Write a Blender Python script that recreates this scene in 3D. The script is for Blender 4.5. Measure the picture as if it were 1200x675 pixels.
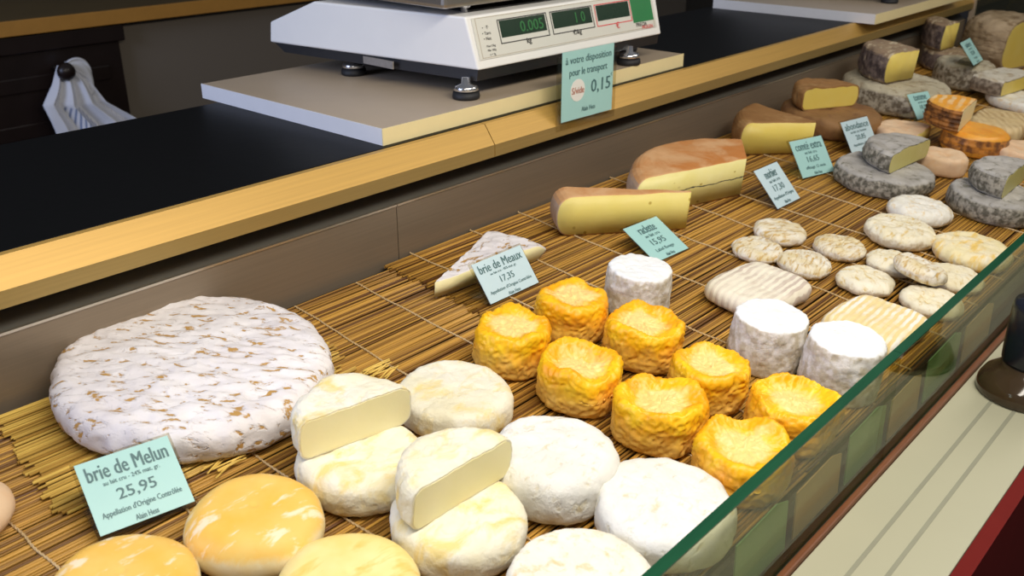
import bpy, bmesh, math, random
from mathutils import Vector, Matrix, noise
from math import sin, cos, pi, radians, sqrt, atan, atan2

for o in list(bpy.data.objects): bpy.data.objects.remove(o)
S = bpy.context.scene
COL = S.collection
CH = 1.5                                   # eye height of the photographer

# ------------------------------------------------------------------ camera
PITCH = radians(23.86); AZ = radians(41.459)
cam_d = bpy.data.cameras.new('camera'); cam = bpy.data.objects.new('camera', cam_d); COL.objects.link(cam)
cam_d.sensor_width = 36.0; cam_d.lens = 1118.0 / 1200.0 * 36.0
cam_d.clip_start = .01
cam.location = (0, 0, CH)
cam.rotation_euler = (pi/2 - PITCH, 0, AZ - pi/2)
S.camera = cam
cam_d.dof.use_dof = True
cam_d.dof.focus_distance = 1.05
cam_d.dof.aperture_fstop = 11

# ------------------------------------------------------------------ light
S.view_settings.view_transform = 'Standard'
S.view_settings.look = 'None'
S.view_settings.gamma = 1
S.view_settings.use_curve_mapping = False
S.view_settings.exposure = 0.0
world = bpy.data.worlds.new('world'); S.world = world; world.use_nodes = True
bg = world.node_tree.nodes['Background']
bg.inputs[0].default_value = (0.80, 0.84, 0.92, 1); bg.inputs[1].default_value = 0.15

def area(name, loc, target, sx, sy, power, col):
    l = bpy.data.lights.new(name, 'AREA'); l.shape = 'RECTANGLE'; l.size = sx; l.size_y = sy
    l.energy = power; l.color = col
    o = bpy.data.objects.new(name, l); COL.objects.link(o); o.location = loc
    d = Vector(target) - Vector(loc)
    o.rotation_euler = d.to_track_quat('-Z', 'Y').to_euler()
    return o
area('case_tube_light', (0.55, 0.10, CH + 0.42), (0.68, 0.55, CH - 0.5), 1.3, 0.16, 14.5, (1.0, 0.93, 0.82))
area('case_tube_light_far', (2.1, 0.12, CH + 0.42), (2.15, 0.60, CH - 0.5), 1.2, 0.16, 5.4, (1.0, 0.92, 0.80))
area('shop_window_daylight', (-1.5, 1.7, CH + 0.50), (1.2, 1.7, CH - 0.4), 1.2, 1.0, 34, (0.55, 0.66, 1.0))

# ------------------------------------------------------------------ materials
class NT:
    def __init__(s, name):
        s.m = bpy.data.materials.new(name); s.m.use_nodes = True
        s.t = s.m.node_tree; s.n = s.t.nodes; s.b = s.n['Principled BSDF']
    def node(s, t, **k):
        n = s.n.new(t)
        for a, v in k.items():
            if a in n.inputs.keys() if hasattr(n.inputs, 'keys') else False: n.inputs[a].default_value = v
            else: setattr(n, a, v)
        return n
    def link(s, a, b): s.t.links.new(a, b)
    def coords(s, scale=(1, 1, 1), rot=(0, 0, 0), rnd=True):
        tc = s.node('ShaderNodeTexCoord')
        src = tc.outputs['Object']
        if rnd:
            oi = s.node('ShaderNodeObjectInfo'); mu = s.node('ShaderNodeMath', operation='MULTIPLY'); mu.inputs[1].default_value = 7.0
            s.link(oi.outputs['Random'], mu.inputs[0])
            ad = s.node('ShaderNodeVectorMath', operation='ADD'); s.link(src, ad.inputs[0]); s.link(mu.outputs[0], ad.inputs[1]); src = ad.outputs[0]
        mp = s.node('ShaderNodeMapping'); mp.inputs['Scale'].default_value = scale; mp.inputs['Rotation'].default_value = rot
        s.link(src, mp.inputs[0])
        return mp.outputs[0]
    def noise(s, vec, scale, detail=3, rough=.55, dist=0):
        n = s.node('ShaderNodeTexNoise'); n.inputs['Scale'].default_value = scale; n.inputs['Detail'].default_value = detail
        n.inputs['Roughness'].default_value = rough; n.inputs['Distortion'].default_value = dist
        s.link(vec, n.inputs['Vector']); return n.outputs['Fac']
    def ramp(s, fac, lo, hi):
        n = s.node('ShaderNodeMapRange'); n.inputs['From Min'].default_value = lo; n.inputs['From Max'].default_value = hi
        s.link(fac, n.inputs['Value']); return n.outputs[0]
    def mix(s, fac, a, b):
        n = s.node('ShaderNodeMix', data_type='RGBA')
        s.link(fac, n.inputs['Factor'])
        for i, v in ((6, a), (7, b)):
            if isinstance(v, tuple): n.inputs[i].default_value = (*v, 1)
            else: s.link(v, n.inputs[i])
        return n.outputs[2]
    def math(s, op, a, b):
        n = s.node('ShaderNodeMath', operation=op)
        for i, v in enumerate((a, b)):
            if isinstance(v, (int, float)): n.inputs[i].default_value = v
            else: s.link(v, n.inputs[i])
        return n.outputs[0]
    def bump(s, h, strength, dist=.001):
        n = s.node('ShaderNodeBump'); n.inputs['Strength'].default_value = strength; n.inputs['Distance'].default_value = dist
        s.link(h, n.inputs['Height']); s.link(n.outputs[0], s.b.inputs['Normal'])
    def out(s, col, rough=.6, metal=0, spec=.5):
        if isinstance(col, tuple): s.b.inputs['Base Color'].default_value = (*col, 1)
        else: s.link(col, s.b.inputs['Base Color'])
        s.b.inputs['Roughness'].default_value = rough; s.b.inputs['Metallic'].default_value = metal
        s.b.inputs['Specular IOR Level'].default_value = spec
        return s.m

def plain(name, col, rough=.5, metal=0, spec=.5, var=.12, scale=30, bump=0):
    n = NT(name); v = n.coords(rnd=False)
    f = n.noise(v, scale, 3)
    c = n.mix(f, tuple(x*(1-var) for x in col), tuple(min(1, x*(1+var)) for x in col))
    if bump: n.bump(f, bump)
    return n.out(c, rough, metal, spec)

def rind(name, c1, c2, c3, s1=25, s3=40, lo=.55, hi=.62, stretch=(1, 1, 1), bump=.5, bs=160, rough=.65, side=None, side_h=.6, spec=.25):
    """mould rind: two tones blended by a soft noise, a third colour in patches."""
    n = NT(name); v = n.coords(); vs = n.coords(stretch, (0, 0, radians(25)))
    base = n.mix(n.ramp(n.noise(v, s1, 3), .35, .65), c1, c2)
    f3 = n.noise(vs, s3, 4, .6, .4)
    col = n.mix(n.ramp(f3, lo, hi), base, c3)
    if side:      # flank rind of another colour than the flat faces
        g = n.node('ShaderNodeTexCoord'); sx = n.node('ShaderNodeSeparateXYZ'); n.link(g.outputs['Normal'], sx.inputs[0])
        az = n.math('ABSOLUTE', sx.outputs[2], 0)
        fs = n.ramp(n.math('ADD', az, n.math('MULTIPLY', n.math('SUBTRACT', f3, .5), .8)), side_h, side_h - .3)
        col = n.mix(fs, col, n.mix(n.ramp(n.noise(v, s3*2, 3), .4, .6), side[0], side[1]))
    fb = n.noise(v, bs, 4, .6)
    h = n.math('SUBTRACT', fb, n.math('MULTIPLY', n.ramp(f3, lo-.05, hi), .5))
    n.bump(h, bump, .0015)
    return n.out(col, rough, 0, spec)

def ridged(name, c1, c2, c3, freq=95, ang=0, bump=.6, lo=.35, hi=.65, side=None):
    """rind with parallel press marks from the draining rack."""
    n = NT(name); v = n.coords(rnd=False); w = n.node('ShaderNodeTexWave'); w.inputs['Scale'].default_value = freq/6.283*2
    w.inputs['Distortion'].default_value = 2.2; w.inputs['Detail'].default_value = 2; w.inputs['Detail Scale'].default_value = 1.5
    mp = n.node('ShaderNodeMapping'); mp.inputs['Rotation'].default_value = (0, 0, ang); n.link(v, mp.inputs[0]); n.link(mp.outputs[0], w.inputs['Vector'])
    base = n.mix(n.ramp(n.noise(v, 30, 3), .35, .65), c1, c2)
    patch = n.ramp(n.noise(v, 18, 2), .35, .6)
    col = n.mix(n.math('MULTIPLY', n.ramp(w.outputs['Fac'], lo, hi), patch), base, c3)
    if side:
        g = n.node('ShaderNodeTexCoord'); sx = n.node('ShaderNodeSeparateXYZ'); n.link(g.outputs['Normal'], sx.inputs[0])
        fs = n.ramp(n.math('ABSOLUTE', sx.outputs[2], 0), .86, .7)
        col = n.mix(fs, col, n.mix(n.ramp(n.noise(v, 60, 3), .4, .6), side[0], side[1]))
    n.bump(n.math('ADD', w.outputs['Fac'], n.noise(v, 200, 3)), bump, .001)
    return n.out(col, .6, 0, .25)

def paste(name, c1, c2, hole=None, s=14):
    n = NT(name); v = n.coords()
    col = n.mix(n.ramp(n.noise(v, s, 3), .3, .7), c1, c2)
    f = n.noise(v, 120, 3)
    if hole:
        vo = n.node('ShaderNodeTexVoronoi'); vo.inputs['Scale'].default_value = 75; n.link(v, vo.inputs['Vector'])
        cm = n.node('ShaderNodeSeparateColor'); n.link(vo.outputs['Color'], cm.inputs[0])
        m = n.math('MULTIPLY', n.ramp(vo.outputs['Distance'], .22, .15), n.ramp(cm.outputs[0], .84, .86))
        col = n.mix(m, col, hole)
    n.bump(f, .2)
    n.b.inputs['Subsurface Weight'].default_value = 0.12; n.b.inputs['Subsurface Radius'].default_value = (.01, .007, .003); n.b.inputs['Subsurface Scale'].default_value = .4
    return n.out(col, .42, 0, .4)

M = {}
M['brie'] = rind('brie_rind', (.74, .70, .72), (.86, .83, .84), (.50, .29, .09), 14, 55, .575, .625, (1, 2.4, 1.6), 1.0, 60)
M['white_rind'] = rind('bloomy_white_rind', (.76, .75, .69), (.83, .82, .78), (.70, .62, .42), 22, 60, .58, .74, (1, 1.8, 1), 1.1, 110)
M['cream_rind'] = rind('bloomy_cream_rind', (.78, .73, .54), (.84, .81, .70), (.80, .64, .26), 22, 32, .50, .68, (1, 1.5, 1), 1.0, 120)
M['speck_rind'] = rind('speckled_white_rind', (.80, .77, .66), (.85, .82, .74), (.76, .58, .32), 30, 85, .53, .70, (1, 1, 1), .8, 150)
M['gold_rind'] = rind('golden_washed_rind', (.88, .50, .08), (.86, .58, .16), (.92, .76, .52), 22, 36, .56, .66, (1, 2.6, 1), .25, 90, .5, side=((.82, .66, .34), (.86, .74, .46)), side_h=.55)
M['pale_gold_rind'] = rind('pale_golden_rind', (.86, .66, .22), (.90, .76, .36), (.84, .56, .14), 22, 22, .52, .66, (1, 3, 1), .25, 90, .5, side=((.82, .68, .36), (.86, .76, .46)), side_h=.55)
M['white_drum'] = rind('chalk_white_drum_rind', (.82, .84, .86), (.87, .88, .88), (.80, .80, .78), 22, 50, .6, .7, (1, 1, 1), .6, 150, side=((.56, .50, .38), (.78, .75, .70)), side_h=.66)
M['goat_disc'] = rind('small_disc_rind', (.82, .78, .68), (.76, .64, .38), (.58, .38, .13), 34, 70, .50, .64, (1, 3.0, 1), .9, 120, side=((.66, .56, .42), (.82, .76, .66)), side_h=.45)
M['goat_disc_pale'] = rind('small_pale_disc_rind', (.80, .72, .50), (.84, .79, .64), (.68, .50, .20), 34, 75, .54, .68, (1, 2.0, 1), .7, 120, side=((.60, .50, .34), (.76, .68, .52)), side_h=.45)
M['yellow_disc'] = rind('yellow_disc_rind', (.80, .70, .40), (.84, .76, .56), (.80, .56, .16), 26, 26, .48, .62, (1, 2.4, 1), .8, 110)
M['loaf_white'] = ridged('ridged_white_rind', (.86, .80, .66), (.84, .78, .64), (.60, .50, .42), 105, radians(84), .5)
M['loaf_yellow'] = ridged('ridged_yellow_rind', (.84, .68, .34), (.82, .64, .30), (.90, .86, .78), 115, radians(84), .5)
M['loaf_beige'] = ridged('ridged_beige_rind', (.66, .50, .26), (.70, .56, .32), (.50, .34, .16), 70, radians(60))
M['orange_rind'] = rind('orange_washed_rind', (.84, .34, .03), (.88, .44, .06), (.80, .28, .02), 30, 40, .55, .7, (1, 1, 1), .5, 100, .38, side=((.20, .08, .03), (.66, .27, .05)), side_h=.5, spec=.5)
M['orange_ridged'] = ridged('orange_ridged_rind', (.84, .36, .04), (.86, .42, .06), (.88, .66, .36), 60, radians(80), .6, side=((.10, .04, .015), (.42, .17, .04)))
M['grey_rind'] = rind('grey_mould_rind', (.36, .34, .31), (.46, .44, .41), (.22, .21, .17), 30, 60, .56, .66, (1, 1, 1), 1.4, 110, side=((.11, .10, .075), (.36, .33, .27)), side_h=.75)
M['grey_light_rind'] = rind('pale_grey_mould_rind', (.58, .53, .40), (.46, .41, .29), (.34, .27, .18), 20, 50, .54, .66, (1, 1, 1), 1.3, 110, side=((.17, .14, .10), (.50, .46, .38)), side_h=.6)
M['pale_top_rind'] = rind('pale_top_rind', (.62, .56, .44), (.70, .66, .56), (.45, .36, .24), 20, 50, .54, .66, (1, 1, 1), 1.0, 110, side=((.17, .13, .09), (.34, .28, .21)), side_h=.7)
M['brown_rind'] = rind('brown_washed_rind', (.25, .13, .05), (.31, .17, .07), (.20, .10, .05), 20, 30, .5, .7, (1, 1, 1), .7, 80)
M['dark_rind'] = rind('dark_crusted_rind', (.30, .21, .14), (.38, .28, .18), (.62, .52, .36), 30, 34, .52, .62, (1, 2.5, 1), 1.3, 90, side=((.08, .06, .06), (.22, .17, .15)), side_h=.6)
M['tomme_rind'] = rind('tomme_rind', (.36, .26, .15), (.50, .38, .24), (.25, .17, .09), 20, 26, .5, .62, (1, 1, 4), 1.1, 70)
M['pink_rind'] = rind('pinkish_rind', (.78, .54, .34), (.80, .60, .40), (.78, .50, .28), 30, 50, .5, .7, (1, 1, 1), .3, 90)
M['amber_rind'] = rind('amber_rind', (.62, .34, .15), (.56, .22, .06), (.68, .40, .20), 12, 18, .45, .65, (1, 1, 1), .4, 90, side=((.50, .36, .26), (.58, .44, .34)), side_h=.6)
M['tan_rind'] = rind('tan_rind', (.36, .19, .07), (.28, .14, .05), (.44, .26, .11), 16, 26, .5, .66, (1, 1, 1), .7, 90)
M['paste_cream'] = paste('cream_paste', (.86, .78, .42), (.90, .83, .52))
M['paste_pale'] = paste('pale_paste', (.86, .80, .40), (.82, .74, .32), (.66, .55, .2))
M['paste_yellow'] = paste('yellow_paste', (.78, .64, .16), (.82, .69, .22), (.50, .36, .06))
M['paste_gold'] = paste('gold_paste', (.80, .62, .12), (.82, .66, .18))
M['paste_green'] = paste('greenish_paste', (.58, .52, .16), (.66, .60, .24), (.80, .74, .45))

def langres_mat():
    n = NT('wrinkled_orange_rind'); v = n.coords()
    tc = n.node('ShaderNodeTexCoord'); sx = n.node('ShaderNodeSeparateXYZ'); n.link(tc.outputs['Object'], sx.inputs[0])
    base = n.mix(n.ramp(n.noise(v, 28, 3), .35, .65), (.92, .38, .004), (.94, .58, .012))
    ring = n.math('SQRT', n.math('ADD', n.math('MULTIPLY', sx.outputs[0], sx.outputs[0]), n.math('MULTIPLY', sx.outputs[1], sx.outputs[1])), 0)
    inner = n.ramp(n.math('ADD', ring, n.math('MULTIPLY', n.math('SUBTRACT', n.noise(v, 60, 3), .5), .030)), .030, .020)
    c = n.mix(n.math('MULTIPLY', inner, n.ramp(sx.outputs[2], .03, .034)), base, (.95, .66, .24))
    low = n.ramp(n.math('ADD', sx.outputs[2], n.math('MULTIPLY', n.math('SUBTRACT', n.noise(v, 70, 3), .5), .035)), .040, .010)
    c = n.mix(low, c, (.80, .48, .10))
    n.bump(n.noise(v, 240, 4, .6), .5, .001)
    return n.out(c, .42, 0, .45)
M['langres'] = langres_mat()

def morbier_paste():
    n = NT('ash_veined_paste'); v = n.coords(rnd=False)
    sx = n.node('ShaderNodeSeparateXYZ'); n.link(v, sx.inputs[0])
    col = n.mix(n.ramp(n.noise(v, 18, 3), .3, .7), (.80, .70, .22), (.84, .76, .34))
    z = n.math('ADD', sx.outputs[2], n.math('MULTIPLY', n.math('SUBTRACT', n.noise(v, 45, 4, .7), .5), .009))
    d = n.math('ABSOLUTE', n.math('SUBTRACT', z, .031), 0)
    col = n.mix(n.ramp(d, .0012, .0005), col, (.05, .06, .06))
    vo = n.node('ShaderNodeTexVoronoi'); vo.inputs['Scale'].default_value = 70; 
    mp = n.node('ShaderNodeMapping'); mp.inputs['Scale'].default_value = (1, 1, 1.8); n.link(v, mp.inputs[0]); n.link(mp.outputs[0], vo.inputs['Vector'])
    cm = n.node('ShaderNodeSeparateColor'); n.link(vo.outputs['Color'], cm.inputs[0])
    m = n.math('MULTIPLY', n.ramp(vo.outputs['Distance'], .25, .16), n.ramp(cm.outputs[0], .78, .82))
    col = n.mix(m, col, (.48, .36, .08))
    n.bump(n.noise(v, 120, 3), .25)
    return n.out(col, .42)
M['paste_morbier'] = morbier_paste()

def slat_mat():
    n = NT('bamboo_slats'); v = n.coords((6, 330, 330), rnd=False)
    a = n.node('ShaderNodeAttribute'); a.attribute_name = 'tone'
    f = n.noise(v, 1.0, 3, .6)
    fac = n.math('ADD', n.math('MULTIPLY', a.outputs['Fac'], .75), n.math('MULTIPLY', f, .35))
    c = n.mix(n.ramp(fac, .15, .95), (.10, .032, .005), (.66, .36, .062))
    n.bump(f, .3)
    return n.out(c, .45, 0, .45)
M['slats'] = slat_mat()
def slat_pale():
    n = NT('pale_bamboo'); v = n.coords((6, 330, 330), rnd=False)
    a = n.node('ShaderNodeAttribute'); a.attribute_name = 'tone'
    f = n.noise(v, 1.0, 3, .6)
    fac = n.math('ADD', n.math('MULTIPLY', a.outputs['Fac'], .7), n.math('MULTIPLY', f, .45))
    c = n.mix(n.ramp(fac, .15, .95), (.36, .18, .03), (.88, .62, .15))
    return n.out(c, .45, 0, .45)
M['slats_pale'] = slat_pale()
M['cord'] = plain('twisted_cord', (.58, .42, .22), .8, var=.3, scale=400)
def brushed(name, col, rough, metal=.85):
    n = NT(name); v = n.coords((2, 120, 120), rnd=False); f = n.noise(v, 3, 3)
    c = n.mix(f, tuple(x*.85 for x in col), tuple(min(1, x*1.12) for x in col))
    n.bump(f, .05, .0005); return n.out(c, rough, metal)
M['steel'] = brushed('brushed_steel', (.30, .24, .175), .48, .6)
M['steel_lip'] = brushed('steel_lip', (.62, .56, .46), .25)
M['brass'] = brushed('gilded_rail', (.56, .34, .085), .45, .3)
M['brass_front'] = brushed('gilded_rail_lower', (.40, .28, .10), .40, .45)  # darker, browner brass for the rail's upright front face
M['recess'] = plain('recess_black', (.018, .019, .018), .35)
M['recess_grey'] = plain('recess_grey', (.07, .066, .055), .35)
M['black_top'] = plain('black_worktop', (.0035, .0038, .0042), .45, spec=.12, bump=.12, scale=70)
M['board_top'] = plain('board_laminate', (.45, .36, .26), .42, var=.05)
M['board_edge'] = plain('board_edge_band', (.84, .72, .40), .5, var=.05)
M['board_side'] = plain('board_side_band', (.80, .80, .82), .5, var=.04)
M['scale_white'] = plain('scale_white_enamel', (.86, .86, .84), .35, var=.02)
M['panel_white'] = plain('keypad_film', (.70, .70, .64), .35, var=.03)
M['black_plastic'] = plain('black_plastic', (.016, .016, .018), .4)
M['rubber'] = plain('rubber', (.012, .012, .014), .6)
M['chrome'] = plain('chromed_steel', (.70, .70, .72), .18, .95, var=.05)
M['platter'] = plain('steel_platter', (.50, .45, .38), .28, .9, var=.05)
M['lcd'] = plain('display_window', (.012, .035, .018), .25)
M['lcd_digit'] = plain('display_digits', (.02, .17, .04), .4)
M['red'] = plain('red_print', (.72, .05, .06), .5)
M['ink'] = plain('black_print', (.02, .02, .02), .5)
M['green_sticker'] = plain('green_sticker', (.02, .20, .06), .45)
M['grey_sticker'] = plain('rating_plate', (.26, .24, .22), .45, var=.3, scale=200)
M['paper'] = plain('aqua_card', (.38, .66, .64), .38, var=.03, scale=40)
M['paper_blue'] = plain('pale_aqua_card', (.56, .73, .80), .34, var=.03, scale=40)
M['teal_ink'] = plain('teal_ink', (.07, .16, .17), .5)
M['sticker'] = plain('white_sticker', (.80, .80, .76), .5, var=.02)
M['pencil'] = plain('red_pencil', (.45, .16, .10), .6)
M['ledge'] = plain('cream_ledge', (.47, .46, .33), .38, var=.04, scale=8)
M['groove'] = plain('ledge_groove', (.30, .30, .22), .5)
M['wood_red'] = plain('mahogany_bead', (.17, .06, .022), .4, var=.3, scale=20)
M['maroon'] = plain('maroon_front', (.15, .010, .008), .5, spec=.1)
M['dark_wood'] = plain('dark_wood', (.018, .010, .008), .35, var=.4, scale=10)
M['grey_panel'] = plain('grey_brown_panel', (.20, .165, .125), .6, var=.05, scale=4)
M['olive_top'] = plain('olive_worktop', (.15, .10, .035), .4, var=.15, scale=6)
M['orange_edge'] = plain('orange_edge_band', (.55, .26, .045), .5)
M['floor'] = plain('floor_tiles', (.05, .045, .04), .5)
M['wall'] = plain('shop_wall', (.10, .09, .08), .8)
M['dark_glass'] = plain('dark_glass', (.055, .035, .018), .12)
M['navy'] = plain('navy_enamel', (.008, .010, .018), .25)
M['bronze'] = plain('bronze_frame', (.50, .40, .30), .35, .2)
M['gap_shade'] = plain('tray_gap_shade', (.030, .018, .010), .5)
M['patch_green'] = plain('stand_in_green', (.24, .46, .26), .6)
M['patch_brown'] = plain('stand_in_brown', (.55, .36, .18), .7)

def glass_mat(name, tint, fres=1.5, rough=.02, maxr=1.0):
    m = bpy.data.materials.new(name); m.use_nodes = True; t = m.node_tree; t.nodes.clear()
    o = t.nodes.new('ShaderNodeOutputMaterial'); mx = t.nodes.new('ShaderNodeMixShader'); tr = t.nodes.new('ShaderNodeBsdfTransparent')
    gl = t.nodes.new('ShaderNodeBsdfGlossy'); fr = t.nodes.new('ShaderNodeLayerWeight'); pw = t.nodes.new('ShaderNodeMath'); pw.operation = 'POWER'; pw.inputs[1].default_value = 4.0
    ml = t.nodes.new('ShaderNodeMath'); ml.operation = 'MULTIPLY_ADD'; ml.inputs[1].default_value = fres; ml.inputs[2].default_value = .04
    tr.inputs[0].default_value = (*tint, 1); gl.inputs['Roughness'].default_value = rough; fr.inputs[0].default_value = .5
    t.links.new(fr.outputs['Facing'], pw.inputs[0]); t.links.new(pw.outputs[0], ml.inputs[0])
    t.links.new(ml.outputs[0], mx.inputs[0]); t.links.new(tr.outputs[0], mx.inputs[1]); t.links.new(gl.outputs[0], mx.inputs[2]); t.links.new(mx.outputs[0], o.inputs[0])
    return m
M['glass'] = glass_mat('front_glass', (.86, .87, .72), .5)
M['acrylic'] = glass_mat('clear_acrylic', (.88, .86, .78), .4)
n_ = NT('glass_edge'); v_ = n_.coords((4, 60, 60), rnd=False); M['glass_edge'] = n_.out(n_.mix(n_.noise(v_, 3, 3), (.005, .045, .020), (.013, .09, .04)), .15)

def towel_mat():
    n = NT('striped_tea_towel'); v = n.coords(rnd=False); sx = n.node('ShaderNodeSeparateXYZ'); n.link(v, sx.inputs[0])
    w = n.math('FRACT', n.math('MULTIPLY', sx.outputs[0], 95), 0)
    a = n.node('ShaderNodeAttribute'); a.attribute_name = 'stripe'
    m = n.math('MULTIPLY', n.ramp(w, .55, .6), a.outputs['Fac'])
    return n.out(n.mix(m, (.86, .87, .92), (.28, .34, .50)), .8)
M['towel'] = towel_mat()

# ------------------------------------------------------------------ helpers
def meta(o, label=None, cat=None, group=None, kind=None):
    if label: o['label'] = label
    if cat: o['category'] = cat
    if group: o['group'] = group
    if kind: o['kind'] = kind
    return o
def empty(name, loc=(0, 0, 0), mat=None):
    o = bpy.data.objects.new(name, None); COL.objects.link(o); o.empty_display_size = .02
    if mat is not None: o.matrix_world = mat
    else: o.location = loc
    return o
def link(name, bm, mats, parent=None, smooth=True, mw=None, flat_z=False):
    me = bpy.data.meshes.new(name); bm.normal_update()
    for f in bm.faces: f.smooth = smooth and not f.tag
    bm.to_mesh(me); bm.free()
    for m in (mats if isinstance(mats, (list, tuple)) else [mats]): me.materials.append(M[m] if isinstance(m, str) else m)
    o = bpy.data.objects.new(name, me); COL.objects.link(o)
    if parent: o.parent = parent
    if mw is not None:
        o.matrix_basis = mw
    return o
def box(bm, a, b, mi=0, bev=0):
    r = bmesh.ops.create_cube(bm, size=1); vs = r['verts']
    c = [(a[i]+b[i])/2 for i in range(3)]; s = [abs(b[i]-a[i]) for i in range(3)]
    for v in vs: v.co = Vector((c[0]+v.co.x*s[0], c[1]+v.co.y*s[1], c[2]+v.co.z*s[2]))
    fs = list({f for v in vs for f in v.link_faces})
    for f in fs: f.material_index = mi
    if bev:
        es = list({e for v in vs for e in v.link_edges})
        r = bmesh.ops.bevel(bm, geom=es, offset=bev, segments=2, affect='EDGES', profile=.5)
        for f in r['faces']: f.material_index = mi
def boxo(name, a, b, mat, parent=None, bev=0, mw=None):
    bm = bmesh.new(); box(bm, a, b, 0, bev); return link(name, bm, mat, parent, False, mw)
def prism(name, poly, axis, a, b, mat, parent=None, mw=None, bev=0):
    """poly in the two remaining axes, extruded along axis from a to b."""
    bm = bmesh.new()
    def P(p, t):
        return {'x': (t, p[0], p[1]), 'y': (p[0], t, p[1]), 'z': (p[0], p[1], t)}[axis]
    A = [bm.verts.new(P(p, a)) for p in poly]; B = [bm.verts.new(P(p, b)) for p in poly]
    bm.faces.new(A); bm.faces.new(B)
    for i in range(len(poly)): bm.faces.new((A[i], A[(i+1) % len(poly)], B[(i+1) % len(poly)], B[i]))
    bmesh.ops.recalc_face_normals(bm, faces=bm.faces)
    if bev: bmesh.ops.bevel(bm, geom=bm.edges[:], offset=bev, segments=2, affect='EDGES', profile=.5)
    return link(name, bm, mat, parent, False, mw)
def lathe(name, prof, mat, parent=None, loc=(0, 0, 0), n=40, mw=None, smooth=True):
    bm = bmesh.new(); rings = []
    for r, z in prof:
        rings.append([bm.verts.new((loc[0]+r*cos(2*pi*i/n), loc[1]+r*sin(2*pi*i/n), loc[2]+z)) for i in range(n)])
    for k in range(len(rings)-1):
        for i in range(n): bm.faces.new((rings[k][i], rings[k][(i+1) % n], rings[k+1][(i+1) % n], rings[k+1][i]))
    if prof[0][0] > 1e-5: bm.faces.new(rings[0][::-1])
    if prof[-1][0] > 1e-5: bm.faces.new(rings[-1])
    bmesh.ops.remove_doubles(bm, verts=bm.verts, dist=1e-6)
    return link(name, bm, mat, parent, smooth, mw)
def tube(bm, pts, r, n=6):
    rings = []
    for i, p in enumerate(pts):
        d = (Vector(pts[min(i+1, len(pts)-1)]) - Vector(pts[max(i-1, 0)])).normalized()
        a = d.cross(Vector((0, 0, 1)));  a = a.normalized() if a.length > 1e-4 else Vector((1, 0, 0)); b = d.cross(a)
        rings.append([bm.verts.new(Vector(p)+a*r*cos(2*pi*k/n)+b*r*sin(2*pi*k/n)) for k in range(n)])
    for i in range(len(rings)-1):
        for k in range(n): bm.faces.new((rings[i][k], rings[i][(k+1) % n], rings[i+1][(k+1) % n], rings[i+1][k]))
    bm.faces.new(rings[0]); bm.faces.new(rings[-1][::-1])
def text(name, s, width, maxh, mat, parent, x, y, z=.0003, align='CENTER'):
    cu = bpy.data.curves.new('lettering', 'FONT'); cu.body = s; cu.size = 1; cu.resolution_u = 2; cu.align_x = 'CENTER'
    tmp = bpy.data.objects.new('lettering', cu); COL.objects.link(tmp)
    bpy.context.view_layer.update()
    dg = bpy.context.evaluated_depsgraph_get(); me = bpy.data.meshes.new_from_object(tmp.evaluated_get(dg))
    bpy.data.objects.remove(tmp)
    xs = [v.co.x for v in me.vertices]; ys = [v.co.y for v in me.vertices]
    w = max(xs)-min(xs); h = max(ys)-min(ys); sx = width/w; sy = min(maxh/h, sx*2.0); sx = min(sx, sy*1.05)
    cx = (max(xs)+min(xs))/2; cy = (max(ys)+min(ys))/2
    for v in me.vertices: v.co = Vector(((v.co.x-cx)*sx, (v.co.y-cy)*sy, 0))
    # heavy upright strokes, thin level ones: every letter doubled with a small sideways step
    st = sy*.030; bm = bmesh.new(); bm.from_mesh(me); g = bmesh.ops.duplicate(bm, geom=bm.verts[:]+bm.edges[:]+bm.faces[:])
    for e in g['geom']:
        if isinstance(e, bmesh.types.BMVert): e.co.x += st; e.co.z += .00004
    for f in bm.faces: f.material_index = 0
    bm.to_mesh(me); bm.free()
    me.materials.clear(); me.materials.append(M[mat])
    o = bpy.data.objects.new(name, me); COL.objects.link(o); o.parent = parent; o.location = (x, y, z)
    return o

# bed of the case: tilted 5 degrees down towards the customer
TILT = radians(5.0)
BED = Matrix.Translation((0, 0, CH - .55)) @ Matrix.Rotation(TILT, 4, 'X')
def on_bed(u, v, w=0, yaw=0, extra=None):
    m = BED @ Matrix.Translation((u, v, w)) @ Matrix.Rotation(yaw, 4, 'Z')
    return m @ extra if extra is not None else m

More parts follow.
